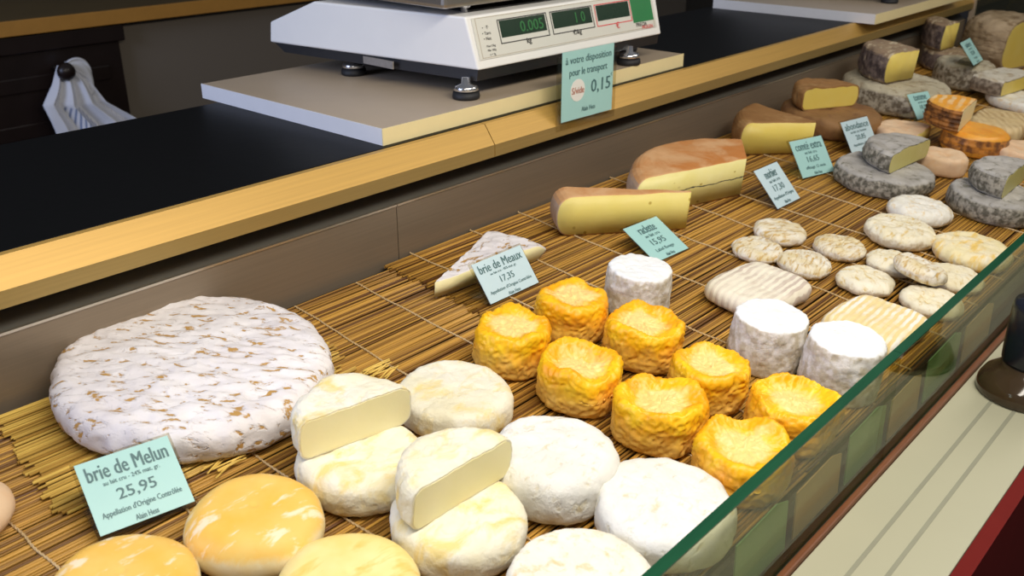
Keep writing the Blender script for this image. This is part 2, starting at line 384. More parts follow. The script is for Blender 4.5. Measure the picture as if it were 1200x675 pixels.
# ------------------------------------------------------------------ cheese builder
def nz(p, s, seed): return noise.noise(Vector((p.x*s+seed*3.7, p.y*s-seed*1.3, p.z*s+seed)))
def wheel_bm(r, h, seed, edge=.35, amp=.0012, freq=45, fine=0, ffreq=200, dip=0, dome=0, taper=0, res=.0028, irr=.02, bulge=.03,
             bands=0, square=None, ridges=0, inset=0, rim=.25, band_amp=.0015, aniso=1.0):
    bm = bmesh.new()
    n = max(40, int(2*pi*r/res)); e = h*edge; rr = min(r*.5, e)
    prof = []
    def steps(L): return max(2, int(L/res))
    nb = max(3, steps(r*.5)//3)
    for k in range(nb): prof.append(((r-rr)*k/nb, 0.0))
    na = max(4, steps(rr*1.5))
    for k in range(na): a = pi/2*k/na; prof.append((r-rr+rr*sin(a), e*(1-cos(a))))
    ns = max(2, steps(h-2*e))
    for k in range(ns): prof.append((r, e+(h-2*e)*k/ns))
    for k in range(na): a = pi/2*k/na; prof.append((r-rr+rr*cos(a), h-e+e*sin(a)))
    nt = max(5, steps(r-rr))
    for k in range(nt+1): prof.append(((r-rr)*(1-k/nt), h))
    rings = []
    for (q, z) in prof:
        if q < 1e-6: rings.append([bm.verts.new((0, 0, z))]); continue
        ring = []
        for i in range(n):
            a = 2*pi*i/n
            k = 1 + irr*noise.noise(Vector((cos(a)*1.3+seed, sin(a)*1.3, seed*.7))) + irr*.4*noise.noise(Vector((cos(a)*4+seed, sin(a)*4, 3)))
            k *= 1 + bulge*sin(pi*min(1, max(0, z/h))) - bulge*.5
            k *= 1 - taper*z/h
            if square:
                p = 4.5; ca, sa = abs(cos(a)), abs(sin(a)); k *= 1/(ca**p + sa**p)**(1/p)
                X = q*k*cos(a); Y = q*k*sin(a)*square
            else: X = q*k*cos(a); Y = q*k*sin(a)
            Z = z
            t = q/r
            if z > h*.5:
                if dip:
                    R = 1-rim
                    s_ = max(0, 1-(t/R)**2) if t < R else 0
                    Z -= dip*min(1, s_*1.6)*(.8+.5*noise.noise(Vector((X*30+seed, Y*30, 0))))
                    Z += .011*noise.noise(Vector((cos(a)*1.3+seed*2, sin(a)*1.3, 7)))*t*t
                Z += dome*(1-t*t)
                if ridges: Z += -.0006*(.5+.5*sin((-X*sin(.105)+Y*cos(.105))*ridges))*(1 if t < .92 else 0)
            if bands and .1 < z/h < .93:
                kk = 1 + band_amp/r*sin(z/h*2*pi*bands); X *= kk; Y *= kk
            ring.append(bm.verts.new((X, Y, Z)))
        rings.append(ring)
    for k in range(len(rings)-1):
        A, B = rings[k], rings[k+1]
        if len(A) == 1:
            for i in range(n): bm.faces.new((A[0], B[(i+1) % n], B[i]))
        elif len(B) == 1:
            for i in range(n): bm.faces.new((A[i], A[(i+1) % n], B[0]))
        else:
            for i in range(n): bm.faces.new((A[i], A[(i+1) % n], B[(i+1) % n], B[i]))
    bm.normal_update()
    mv = []
    for v in bm.verts:
        p = v.co; wz = min(1, p.z/(h*.15)) if h else 1
        p = Vector((p.x, p.y*aniso, p.z)); d = amp*nz(p, freq, seed) + amp*.5*nz(p, freq*2.3, seed+5)
        if fine:
            q = Vector((p.x, p.y, p.z*1.0)); f1 = 1-abs(nz(q, ffreq, seed+9))*2.4
            d += fine*(f1-.4) + fine*.5*nz(q, ffreq*2, seed+2)
        mv.append(v.normal*d*(.25+.75*wz) - v.normal*inset)
    for v, d in zip(bm.verts, mv):
        v.co += d
        if v.co.z < 0: v.co.z = 0.0
    return bm
def cut(bm, planes, off=0.0):
    for (px, py, nx, ny) in planes:
        L = sqrt(nx*nx+ny*ny); nn = Vector((nx/L, ny/L, 0)); co = Vector((px, py, 0)) + nn*off
        r = bmesh.ops.bisect_plane(bm, geom=bm.verts[:]+bm.edges[:]+bm.faces[:], plane_co=co, plane_no=nn, clear_outer=True, dist=1e-6)
        es = [g for g in r['geom_cut'] if isinstance(g, bmesh.types.BMEdge)]
        es = [e for e in es if e.is_boundary]
        f = bmesh.ops.edgeloop_fill(bm, edges=es)['faces']
        for q in f: q.tag = True; q.smooth = False
def lump_verts(bm): pass

SEED = [0]
def cheese(name, label, u, v, r, h, mat, w=0.0, cat='cheese', group=None, planes=None, pmat=None, yaw=0, skin=.0016, tilt=None, **k):
    """a whole cheese is one mesh; a cut one is rind + paste under an empty."""
    SEED[0] += 1; seed = SEED[0]*1.37
    mw = on_bed(u, v, w, yaw, tilt)
    if not planes:
        o = link(name, wheel_bm(r, h, seed, **k), mat); o.matrix_world = mw
        return meta(o, label, cat, group)
    root = empty(name, mat=mw); meta(root, label, cat, group)
    bm = wheel_bm(r, h, seed, **k); cut(bm, planes)
    link('rind', bm, mat, root)
    k2 = dict(k); 
    bm = wheel_bm(r, h, seed, **{**k2, 'inset': skin})
    cut(bm, planes, .0005)
    for vv in bm.verts:
        if vv.co.z < skin*.5: vv.co.z = skin*.5
    link('paste', bm, pmat, root)
    return root

# ================================================================== THE PLACE
CB = CH - .325            # counter top level
def Z(rel): return CH + rel

# --- the room behind
floor = boxo('floor', (-2.5, -1.5, -.02), (6, 5, 0), 'floor'); meta(floor, kind='structure')
wall = boxo('wall_back', (-2.5, 4.2, 0), (6, 4.3, 3), 'wall'); meta(wall, kind='structure')
wall = boxo('wall_right', (6.0, -1.5, 0), (6.1, 4.3, 3), 'wall'); meta(wall, kind='structure')

# --- back worktop unit
YB = 3.0
bu = empty('back_cabinet', (1.0, YB, 0)); meta(bu, 'long back cabinet with olive worktop, orange edge and dark wood door', 'cabinet')
def rel(o_, x, y, z): return (x-o_.location.x, y-o_.location.y, z-o_.location.z)
def bb(name, a, b, mat, root, bev=0): return boxo(name, rel(root, *a), rel(root, *b), mat, root, bev)
zt = Z(-.424)
bb('worktop', (-1.0, YB-.02, zt-.01), (5.0, YB+.85, zt+.012), 'olive_top', bu, .002)
bb('edge_band', (-1.0, YB-.034, zt-.030), (5.0, YB-.0205, zt+.013), 'orange_edge', bu, .002)
bb('carcass', (-.95, YB+.03, .0), (4.95, YB+.83, zt-.011), 'grey_panel', bu)
d = bb('cabinet_door', (.55, YB-.002, .08), (1.497, YB+.029, zt-.035), 'dark_wood', bu, .003)
bb('door_moulding', (.53, YB-.018, zt-.085), (1.512, YB-.0025, zt-.035), 'dark_wood', bu, .004)
for i in range(3):
    bb('door_rail', (.60, YB-.010, zt-.20-.14*i), (1.45, YB-.0025, zt-.155-.14*i), 'dark_wood', bu, .003)
kn = lathe('knob', [(.010, 0), (.010, .060), (.022, .066), (.028, .080), (.024, .092), (.012, .100), (0.0, .101)], 'dark_wood', bu, n=24,
           mw=Matrix.Translation(rel(bu, 1.277, YB-.001, Z(-.566))) @ Matrix.Rotation(pi/2, 4, 'X'))
# tea towel hanging on the knob
def towel():
    bm = bmesh.new(); lay = bm.loops.layers.float_color.new('stripe') if False else None
    x0, z0 = 1.277, Z(-.566)
    def lerp(a, b, t): return a+(b-a)*t
    st = bm.verts.layers.float.new('stripe')
    L = [(1.262, -.548), (1.236, -.60), (1.194, -.657), (1.212, -.73), (1.226, -.80), (1.232, -.86)]
    R_ = [(1.292, -.548), (1.345, -.60), (1.385, -.68), (1.455, -.735), (1.492, -.770), (1.47, -.86)]
    def path(P, t):
        k = t*(len(P)-1); i = min(int(k), len(P)-2); f = k-i; return (lerp(P[i][0], P[i+1][0], f), lerp(P[i][1], P[i+1][1], f))
    nu, nv = 72, 48; g = []
    for j in range(nv+1):
        t = j/nv; a = path(L, t); b = path(R_, t); row = []
        for i in range(nu+1):
            s = i/nu
            x = lerp(a[0], b[0], s); z = lerp(a[1], b[1], s) + (.010*sin(s*9)*t)
            dep = .040*(1-abs(((s*3.3+.15*t) % 1)*2-1))*min(1, .35+t) + .012*sin(s*17+t*3)*t + .006*noise.noise(Vector((s*6, t*5, 1)))
            v = bm.verts.new((x, YB-.060-dep, CH+z)); v[st] = 1.0 if (.28 < s < .55 and t > .42) else 0.0
            row.append(v)
        g.append(row)
    for j in range(nv):
        for i in range(nu): bm.faces.new((g[j][i], g[j+1][i], g[j+1][i+1], g[j][i+1]))
    # bunched hanging loop behind the knob
    g = []
    for j in range(25):
        t = j/24; row = []
        cx = lerp(1.290, 1.352, sin(t*pi/2)); cz = -.548 - .105*t*t
        for i in range(29):
            s = i/28*2*pi; wd = .006+.024*max(0, sin(pi*min(1, t*1.05)))**.7+.006*sin(s*3+t*6)*t
            v = bm.verts.new((cx+wd*cos(s)*.9, YB-.050-.016*sin(s)-.004*sin(s*5+t*9), CH+cz+wd*.8*sin(s+.6))); v[st] = 0
            row.append(v)
        g.append(row)
    for j in range(24):
        for i in range(28): bm.faces.new((g[j][i], g[j+1][i], g[j+1][i+1], g[j][i+1]))
    o = link('tea_towel', bm, 'towel')
    sm = o.modifiers.new('thickness', 'SOLIDIFY'); sm.thickness = .0022
    return o
tw = towel(); meta(tw, 'white tea towel with faint blue stripes hanging on the dark door knob', 'towel')

# --- the display counter
YR = .8835                 # plane of the steel back panel
XL, XR = -.35, 2.955
counter = empty('display_counter', (0, 0, 0)); meta(counter, 'long refrigerated display counter with steel back panel, gilded rail and black top', 'counter')
def cbx(name, a, b, mat, bev=0): return boxo(name, a, b, mat, counter, bev)
cbx('black_worktop', (XL, YR+.012, CB-.030), (XR+1.2, 1.275, CB), 'black_top', .001)
cbx('rear_carcass', (XL, 1.18, .0), (XR, 1.26, CB-.031), 'recess')
# gilded rail in two lengths, split where the joint shows
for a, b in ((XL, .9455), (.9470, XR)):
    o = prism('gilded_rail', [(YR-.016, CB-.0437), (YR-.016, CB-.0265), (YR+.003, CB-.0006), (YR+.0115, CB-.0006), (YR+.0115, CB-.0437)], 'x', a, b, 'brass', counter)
    o.data.materials.append(M['brass_front'])
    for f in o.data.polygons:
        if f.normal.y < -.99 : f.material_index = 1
# recessed dark slot with a grey sill, then the brushed steel back panel with its bright lip
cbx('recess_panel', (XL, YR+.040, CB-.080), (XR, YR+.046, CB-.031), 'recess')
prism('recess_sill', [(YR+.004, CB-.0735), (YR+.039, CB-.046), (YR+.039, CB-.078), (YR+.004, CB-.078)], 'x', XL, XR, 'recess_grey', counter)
for a, b in ((XL, .7745), (.7757, 1.93), (1.9312, XR)):
    pn = cbx('steel_panel', (a, YR, CB-.175), (b, YR+.0035, CB-.0755), 'steel')
    boxo('panel_lip', (a, YR-.0015, CB-.0755), (b, YR+.0039, CB-.0728), 'steel_lip', pn)
# tray under the mats; shade of the slat gaps is put into its colour
boxo('tray', (XL, .290, -.020), (XR, .884, -.0085), 'gap_shade', counter, mw=BED.copy())
cbx('front_carcass', (XL, .2695, .05), (XR, .60, Z(-.5785)), 'recess')
cbx('cream_ledge', (XL, .155, Z(-.600)), (XR+.6, .2610, Z(-.580)), 'ledge', .001)
for y in (.2228, .1957): cbx('ledge_groove', (XL, y-.0022, Z(-.5805)), (XR+.6, y+.0022, Z(-.5797)), 'groove')
cbx('mahogany_bead', (XL, .2615, Z(-.600)), (XR+.6, .2690, Z(-.5755)), 'wood_red', .002)
cbx('maroon_front', (XL, .140, .05), (XR+.6, .1545, Z(-.581)), 'maroon')
# front glass with polished green edge, in two panes meeting at the joint
for a, b in ((XL, .9000), (.9008, 1.86), (1.8608, XR)):
    g = cbx('front_glass', (a, .2700, Z(-.578)), (b, .2795, Z(-.4512)), 'glass')
    boxo('polished_edge', (a, .2698, Z(-.4511)), (b, .2797, Z(-.4495)), 'glass_edge', g)
# made-up cards between glass and tray, standing in for unclear patches in the glass
for i, (a, b, h_, m_, t_) in enumerate(((.600, .700, .066, 'patch_green', 'made-up green card for a patch in the front glass, nearest the bottom edge of the photo'),
        (.712, .815, .058, 'patch_brown', 'made-up brown card for a patch in the front glass, below the frontmost orange cheese'),
        (.826, .925, .064, 'patch_green', 'made-up green card for a patch in the front glass, below the foremost white cylinder'),
        (.936, 1.030, .056, 'patch_brown', 'made-up brown card for a patch in the front glass, below the yellow ridged loaf'),
        (1.042, 1.160, .062, 'patch_green', 'made-up green card for a patch in the front glass, right of the glass joint'),
        (1.175, 1.290, .056, 'patch_brown', 'made-up brown card for a patch in the front glass, farthest right of the cards'))):
    bm = bmesh.new()
    q = [(a+.004, 0), (b, 0), (b-.006, h_*.86), (b-.03, h_), (a, h_*.95)]
    A = [bm.verts.new((x, .2815, z)) for x, z in q]; B = [bm.verts.new((x, .2828, z)) for x, z in q]
    bm.faces.new(A); bm.faces.new(B)
    for k in range(5): bm.faces.new((A[k], A[(k+1) % 5], B[(k+1) % 5], B[k]))
    bmesh.ops.recalc_face_normals(bm, faces=bm.faces)
    o = link('stand_in_card', bm, m_, None, False, Matrix.Translation((0, 0, Z(-.5784)))); meta(o, t_, 'card', 'made-up cards for patches in the front glass')
# far end frame
cbx('end_post', (XR-.004, YR-.020, CB-.19), (XR+.010, YR-.006, CB+.35), 'bronze', .001)
cbx('end_post', (XR-.004, YR-.001, CB-.0005+.001), (XR+.010, YR+.012, CB+.35), 'bronze', .001)
cbx('end_glass', (XR+.006, .28, Z(-.578)), (XR+.012, YR-.011, CB+.30), 'glass')

# --- bamboo mats
def mat_mesh(name, rows, rs, w, matl, label, seed, cords, length_fn, slope=0, lift=None):
    rnd = random.Random(seed); bm = bmesh.new(); tone = bm.verts.layers.float.new('tone')
    for v0 in rows:
        xa, xb = length_fn(v0); xa += rnd.uniform(-.006, .006); xb += rnd.uniform(-.008, .004)
        ns = max(4, int((xb-xa)/.10)); t = rnd.random(); n0 = len(bm.verts); ph = rnd.random()*9
        r = rs*rnd.uniform(.58, .98); wob = rnd.uniform(.0003, .0011)
        sk = rnd.uniform(-.0025, .0025)
        pts = []
        for i in range(ns+1):
            x = xa+(xb-xa)*i/ns
            pts.append((x, v0+wob*sin(x*9+ph)+sk*(i/ns-.5)+slope*(x-xa), w+rs*1.9-r+.0004*sin(x*23+ph*2)+(lift(x, v0) if lift else 0)))
        before = set(); k0 = len(bm.verts); tube(bm, pts, r, 5)
        bm.verts.ensure_lookup_table()
        for q in range(k0, len(bm.verts)): bm.verts[q][tone] = t
    o = link(name, bm, matl, None, True); o.matrix_world = BED.copy(); meta(o, label, 'mat', 'bamboo mats lining the tray')
    for (xc, va, vb) in cords:
        bm = bmesh.new(); pts = []; pts2 = []; m = int((vb-va)/.0028)
        for i in range(m+1):
            vv = va+(vb-va)*i/m; xx = xc+.004*sin(vv*11+xc*40)+.0022*noise.noise(Vector((vv*30, xc*9, 0)))
            pts.append((xx+.0007*sin(i*1.7), vv, w+rs*2+.0002+.0006*cos(i*1.7)+(lift(xx, vv) if lift else 0)))
            pts2.append((xx-.0007*sin(i*1.7), vv, w+rs*2+.0002-.0006*cos(i*1.7)+(lift(xx, vv) if lift else 0)))
        tube(bm, pts, .00075, 5); tube(bm, pts2, .00075, 5)
        link('binding_cord', bm, 'cord', o)
    return o
def frange(a, b, s):
    out = []; 
    while a < b: out.append(a); a += s
    return out
mat_mesh('bamboo_mat', frange(.292, .872, .0031), .0018, -.0040, 'slats', 'brown bamboo slat mat under the large brie and white rounds at left', 1,
         [(-.2, .292, .87), (.02, .292, .87), (.10, .292, .87), (.205, .292, .87), (.31, .292, .87), (.40, .292, .87), (.495, .292, .87), (.59, .292, .87), (.69, .292, .87)],
         lambda v: (XL+.01, .775))
mat_mesh('bamboo_mat', frange(.292, .882, .0030), .0017, -.0005, 'slats', 'golden brown bamboo slat mat lining the right and far part of the case', 2,
         [(.795, .292, .885), (.905, .292, .885), (1.012, .292, .885), (1.125, .292, .885), (1.24, .292, .885), (1.35, .292, .885), (1.455, .292, .885), (1.56, .292, .885), (1.80, .292, .885), (2.05, .292, .885), (2.3, .292, .885)],
         lambda v: (.744+.0*(v), XR-.005))
mat_mesh('bamboo_mat', frange(.676, .874, .0034), .0019, -.0003, 'slats_pale', 'small yellow bamboo mat with frayed ends under the whole brie', 3,
         [(.50, .68, .86)],
         lambda v: ((.235+(v-.70)*.10) if v > .700 else .268, .566-(.0 if v > .74 else .03*random.Random(int(v*9999)).random())), lift=lambda x, v: 0.0)
# loose pale straws beside the brie
def straws(label, cx, cv, n, seed, ang):
    rnd = random.Random(seed); bm = bmesh.new(); tone = bm.verts.layers.float.new('tone')
    for i in range(n):
        a = ang+rnd.uniform(-.3, .3); L = rnd.uniform(.02, .035); x = cx+rnd.uniform(-.008, .008); y = cv+rnd.uniform(-.012, .012)
        tube(bm, [(x-L/2*cos(a), y-L/2*sin(a), .0034+i*.0002), (x, y, .0042+i*.0002), (x+L/2*cos(a), y+L/2*sin(a), .0036+i*.0003)], .0009, 5)
    for v in bm.verts: v[tone] = .95
    o = link('loose_straws', bm, 'slats_pale'); o.matrix_world = BED.copy(); meta(o, label, 'straw', kind='stuff')
straws('frayed yellow straws sticking out right of the brie, above the cut round', .570, .690, 14, 5, .1)
straws('frayed yellow straws sticking out below the brie, right of its price card', .365, .668, 9, 6, .15)

# ------------------------------------------------------------------ cheeses
G = 'cheeses in the display case'
cheese('brie_cheese', 'huge flat white brie wheel with ochre streaks, behind its price card', .415, .788, .1310, .040, 'brie', w=.0034, yaw=radians(-48),
       edge=.34, amp=.0032, freq=34, aniso=2.2, fine=.0006, ffreq=90, res=.0030, irr=.03, bulge=.02, dome=.002)
# washed-rind golden rounds
gk = dict(edge=.45, amp=.0014, freq=25, res=.003, irr=.02, bulge=.05, dome=.002)
gg = 'golden washed-rind rounds'
cheese('golden_cheese', 'golden yellow round cheese just right of the brie de Melun price card', .328, .566, .0530, .040, 'gold_rind', group=gg, **gk)
cheese('golden_cheese', 'golden yellow round cheese at the lower left corner, below the price card', .222, .575, .0515, .036, 'gold_rind', group=gg, **gk)
cheese('golden_cheese', 'paler yellow round cheese at bottom edge, in front of the halved white rounds', .335, .460, .0535, .038, 'pale_gold_rind', group=gg, **gk)
# plate with a pinkish cheese at the left frame edge
cheese('pinkish_cheese', 'cream and pink round cheese cut off by the left edge of the photo', .1760, .7440, .0370, .028, 'pink_rind', **{**gk, 'res': .003})
# bloomy rounds
wk = dict(edge=.24, amp=.0022, freq=38, fine=.0006, ffreq=110, res=.0028, irr=.035, bulge=.05, dome=.0015)
wg = 'white bloomy-rind rounds'
cheese('white_round_cheese', 'creamy white round cheese behind, nearest to the orange cheeses and the brie', .575, .586, .0555, .032, 'cream_rind', group=wg, **wk)
cheese('white_round_cheese', 'thick plain white round cheese in the middle, right of the cut round', .556, .446, .0560, .046, 'white_rind', group=wg, **wk)
cheese('white_round_cheese', 'white round cheese with faint score marks beside the glass edge', .583, .345, .0590, .036, 'white_rind', group=wg, **wk)
cheese('white_round_cheese', 'speckled white round cheese at the bottom edge of the photo', .462, .340, .0560, .034, 'speck_rind', group=wg, **wk)
cheese('halved_base_cheese', 'pale yellowish round cheese carrying a cut half, left of the two stacks', .441, .572, .0555, .034, 'cream_rind', group=wg, **wk)
cheese('halved_base_cheese', 'pale yellowish round cheese carrying a cut half, right and nearer of the two stacks', .446, .456, .0545, .036, 'cream_rind', group=wg, **wk)
cheese('half_cheese', 'half white round with cream cut face, on the left stack near the brie', .446, .582, .0545, .040, 'cream_rind', w=.0350, planes=[(0, -.001, -.19, -1)], pmat='paste_cream', **{**wk, 'dome': 0})
cheese('half_cheese', 'half white round with cream cut face, on the right stack in front', .4525, .4575, .0550, .040, 'cream_rind', w=.0372, planes=[(0, 0, -.03, -1)], pmat='paste_cream', **{**wk, 'dome': 0})
# wrinkled orange cheeses with sunken tops
lk = dict(edge=.17, amp=.0032, freq=34, fine=.0015, ffreq=170, res=.0016, irr=.09, bulge=.03, dip=.010, taper=.0, rim=.10)
lg = 'small orange wrinkled cheeses with sunken tops'
E = [('back row of four, leftmost, just under the brie de Meaux card', .688, .612, .0415, .050, .003),
     ('back row, touching the white cylinder cheese behind it', .788, .610, .0405, .050, .004),
     ('second from left in front of the leftmost, with high curled rim', .690, .521, .0435, .050, .013),
     ('middle one in front of the rearmost white cylinder', .802, .520, .0430, .049, .010),
     ('deep orange one left of the front white cylinders', .785, .424, .0405, .048, .009),
     ('front centre one between two deep orange ones, with pitted sunken top', .694, .426, .0440, .050, .012),
     ('right one touching the foremost white cylinder', .790, .334, .0440, .047, .010),
     ('frontmost one beside the glass edge', .690, .332, .0438, .047, .011)]
for t, u, v, r, h, dp in E:
    cheese('wrinkled_orange_cheese', 'small wrinkled orange cheese, ' + t, u, v, r, h, 'langres', group=lg, w=(.003 if u > .74 else 0), yaw=u*50, **{**lk, 'dip': dp})
# white cylinders
fk = dict(edge=.07, amp=.0020, freq=45, fine=.0007, ffreq=130, res=.0022, irr=.025, bulge=.03, taper=.04)
fg = 'tall white cylinder cheeses'
cheese('white_cylinder_cheese', 'white cylinder cheese standing behind the orange cheeses, by the raclette card', .892, .590, .0400, .058, 'white_drum', w=.003, group=fg, **fk)
cheese('white_cylinder_cheese', 'white cylinder cheese with flat chalky top beside the ridged white loaf', .900, .420, .0418, .060, 'white_drum', w=.003, group=fg, **fk)
cheese('white_cylinder_cheese', 'white cylinder cheese closest to the glass, in front of the ridged yellow loaf', .908, .336, .0420, .064, 'white_drum', w=.003, group=fg, **fk)
# ridged loaves
rk = dict(edge=.42, amp=.0020, freq=30, fine=.0003, ffreq=120, res=.0026, irr=.02, bulge=.04, ridges=900)
cheese('ridged_loaf_cheese', 'white rounded-square cheese with grey press ridges, behind the middle white cylinder', 1.032, .500, .0640, .026, 'loaf_white', w=.003, square=.74, yaw=radians(-6), **rk)
cheese('ridged_loaf_cheese', 'yellow rounded-square cheese with white ridges, beside the glass', 1.054, .356, .0590, .028, 'loaf_yellow', w=.003, square=.82, yaw=radians(-4), **rk)
# small flat discs
hk = dict(edge=.46, amp=.0022, freq=60, fine=.0005, ffreq=160, res=.0024, irr=.05, bulge=.05, dome=.0015)
hg = 'small flat goat cheese discs'
Hs = [('farthest left of the upper pair, under the white card', 1.236, .574, .0370, .018, 'goat_disc'),
      ('leftmost one behind the ridged white loaf', 1.154, .566, .0345, .016, 'goat_disc'),
      ('yellowish, touching the right end of the ridged white loaf', 1.161, .498, .0360, .018, 'goat_disc'),
      ('in the middle, right of the yellowish one', 1.252, .489, .0355, .018, 'goat_disc'),
      ('pale, partly under the tilted brown disc on its far side', 1.262, .416, .0350, .017, 'goat_disc_pale'),
      ('pale, left of the tilted brown disc', 1.176, .419, .0370, .017, 'goat_disc_pale'),
      ('pale, right of the tilted brown disc, by the glass', 1.280, .340, .0390, .016, 'goat_disc_pale'),
      ('pale, nearest the glass, before the tilted disc', 1.182, .333, .0385, .017, 'goat_disc_pale')]
for t, u, v, r, h, m in Hs:
    cheese('small_disc_cheese', 'small flat disc cheese, ' + t, u, v, r, h, m, w=.003, group=hg, yaw=u*30, **hk)
cheese('small_disc_cheese', 'small brown-streaked disc cheese lying tilted on top of pale discs', 1.222, .3700, .0355, .018, 'goat_disc', w=.0235, group=hg,
       tilt=Matrix.Rotation(radians(13), 4, Vector((.6, .8, 0))), **hk)
mg = 'medium white and yellow discs on the right'
cheese('medium_disc_cheese', 'medium creamy disc cheese behind the small discs, nearer of the two', 1.372, .450, .0500, .025, 'goat_disc_pale', w=.003, group=mg, **hk)
cheese('medium_disc_cheese', 'medium pale disc cheese between the creamy disc and grey cheeses', 1.481, .461, .0470, .026, 'speck_rind', w=.003, group=mg, **hk)
cheese('medium_disc_cheese', 'medium yellow disc cheese touching the glass edge at right', 1.384, .350, .0530, .025, 'yellow_disc', w=.003, group=mg, **hk)

# --- cut pieces along the back
hw = dict(edge=.22, amp=.0012, freq=22, res=.0045, irr=.01, bulge=.04)
# raclette sliver: wheel centre at its right tip
a1 = atan2(.108, -.170)
def sector(a_from, a_to, tip=None):
    """planes that keep directions between a_from and a_to (counter-clockwise, less than 180 degrees)."""
    return [(0, 0, sin(a_from), -cos(a_from)), (0, 0, -sin(a_to), cos(a_to))]
cheese('raclette_wedge', 'long yellow raclette slice with thin orange rind behind its price card', 1.160, .6800, .205, .060, 'amber_rind', w=.003,
       planes=sector(a1-radians(11), a1) [::1] + [(-.006, .003, cos(a1+pi), sin(a1+pi))], pmat='paste_yellow', **hw)
cheese('ash_line_cheese_piece', 'big yellow cheese piece with a dark ash line and tan orange rind', 1.282, .640, .195, .064, 'amber_rind', w=.003,
       planes=[(-.055, .090, -.25, -1), (.065, .062, .60, -.88)], pmat='paste_morbier', skin=.002, **hw)
cheese('hard_cheese_wedge', 'plain yellow hard cheese wedge with brown top and two holes, against the steel panel', 1.638, .722, .142, .062, 'tan_rind', w=.003,
       planes=[(0, 0, -.105, -.150), (0, 0, .9, -.08)], pmat='paste_gold', skin=.0025, **hw)
cheese('brie_wedge', 'thin pointed brie wedge with white rind behind the brie de Meaux card', .728, .770, .185, .024, 'brie', w=.003,
       planes=sector(radians(-4), radians(21)), pmat='paste_cream', edge=.4, amp=.003, freq=45, res=.0030, irr=.03, bulge=.06)
# --- far group
fk2 = dict(edge=.21, amp=.003, freq=34, res=.0042, irr=.02, bulge=.05)
cheese('brown_cheese', 'brown smooth wheel lying behind the price cards, carrying a cut half', 1.828, .772, .096, .040, 'brown_rind', w=.003, **fk2)
cheese('brown_half_cheese', 'brown-rinded half cheese with soft yellow face, on the brown wheel', 1.815, .775, .072, .045, 'tan_rind', w=.0435,
       planes=[(0, 0, -.40, -1)], pmat='paste_gold', skin=.003, **fk2)
cheese('mottled_cheese', 'large mottled grey-white wheel carrying a tall cheese block', 2.118, .759, .112, .055, 'grey_light_rind', w=.003, **fk2)
cheese('crusted_block', 'tall block cut from a dark crusted cheese, on the mottled wheel', 2.150, .742, .112, .066, 'dark_rind', w=.0590,
       planes=[(0, -.003, -.20, -1), (0, 0, .98, -.22)], pmat='paste_gold', skin=.003, **{**fk2, 'edge': .15})
cheese('brown_cheese', 'small brown wheel in the far corner under a yellow chunk', 2.585, .805, .060, .050, 'dark_rind', w=.003, **fk2)
cheese('dark_chunk', 'upright yellow chunk with dark rind in the far corner by the post', 2.605, .805, .080, .066, 'dark_rind', w=.0540,
       planes=[(0, 0, -.10, -1), (0, 0, .98, -.30)], pmat='paste_gold', skin=.003, **{**fk2, 'edge': .12})
cheese('grey_drum_cheese', 'grey mottled drum cheese under the tilted far price card', 2.440, .718, .066, .062, 'grey_light_rind', w=.003, **fk2)
cheese('giant_tomme', 'giant tan barrel cheese at the far right with a yellow cut face', 2.785, .715, .118, .128, 'tomme_rind', w=.003,
       planes=[(-.050, -.028, -.20, -1)], pmat='paste_gold', skin=.006, **{**fk2, 'edge': .35})
cheese('flat_white_cheese', 'low white-topped wheel at the right edge under the pale-rind wedge', 2.372, .560, .074, .022, 'speck_rind', w=.003, **fk2)
cheese('pale_rind_wedge', 'yellow cheese wedge with whitish top at the right edge, on the low white wheel', 2.400, .610, .090, .034, 'pale_top_rind', w=.0255,
       planes=[(-.08, -.018, -.12, -1), (.0, .045, .15, 1)], pmat='paste_gold', skin=.002, **{**fk2, 'edge': .12})
cheese('orange_banded_cheese', 'glossy orange cheese with dark banded sides, lower of the two', 1.925, .524, .060, .044, 'orange_rind', w=.003, bands=4, **{**fk2, 'amp': .0015})
cheese('orange_banded_half', 'half orange ridged cheese with banded sides on the glossy orange one', 1.918, .556, .066, .042, 'orange_ridged', w=.0475,
       planes=[(0, -.010, .12, -1)], pmat='paste_cream', bands=5, band_amp=.0012, **{**fk2, 'edge': .15, 'amp': .0012, 'bulge': .0, 'res': .002})
cheese('ridged_beige_loaf', 'beige rectangular ridged cheese behind the orange banded pair', 2.085, .525, .082, .036, 'loaf_beige', w=.003, square=.62, yaw=radians(6), **{**fk2, 'edge': .3})
cheese('orange_cheese', 'orange round cheese cut off by the right edge of the photo', 2.135, .425, .040, .040, 'orange_rind', w=.003, bands=3, **{**fk2, 'amp': .0015})
cheese('peach_half_cheese', 'peach-coloured half cheese with rounded side, behind the grey stack', 1.862, .622, .066, .030, 'pink_rind', w=.003,
       planes=[(0, -.020, .05, -1), (.06, 0, 1, -.3)], pmat='paste_yellow', **fk2)
cheese('peach_round_cheese', 'small peach-coloured round cheese beside the grey half', 1.748, .522, .043, .034, 'pink_rind', w=.003, **fk2)
cheese('peach_round_cheese', 'peach-coloured round cheese at the right edge behind the grey stack', 1.945, .440, .052, .026, 'pink_rind', w=.003, **fk2)
sg = 'grey-rinded cheeses'
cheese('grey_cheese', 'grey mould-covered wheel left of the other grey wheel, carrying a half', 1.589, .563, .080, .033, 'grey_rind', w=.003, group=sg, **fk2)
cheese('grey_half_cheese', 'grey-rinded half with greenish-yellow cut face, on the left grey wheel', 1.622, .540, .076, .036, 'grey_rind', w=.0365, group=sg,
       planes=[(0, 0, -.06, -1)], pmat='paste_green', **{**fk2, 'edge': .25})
cheese('grey_cheese', 'grey mould-covered wheel at the right edge of the photo, carrying a half', 1.615, .388, .073, .036, 'grey_rind', w=.003, group=sg, **fk2)
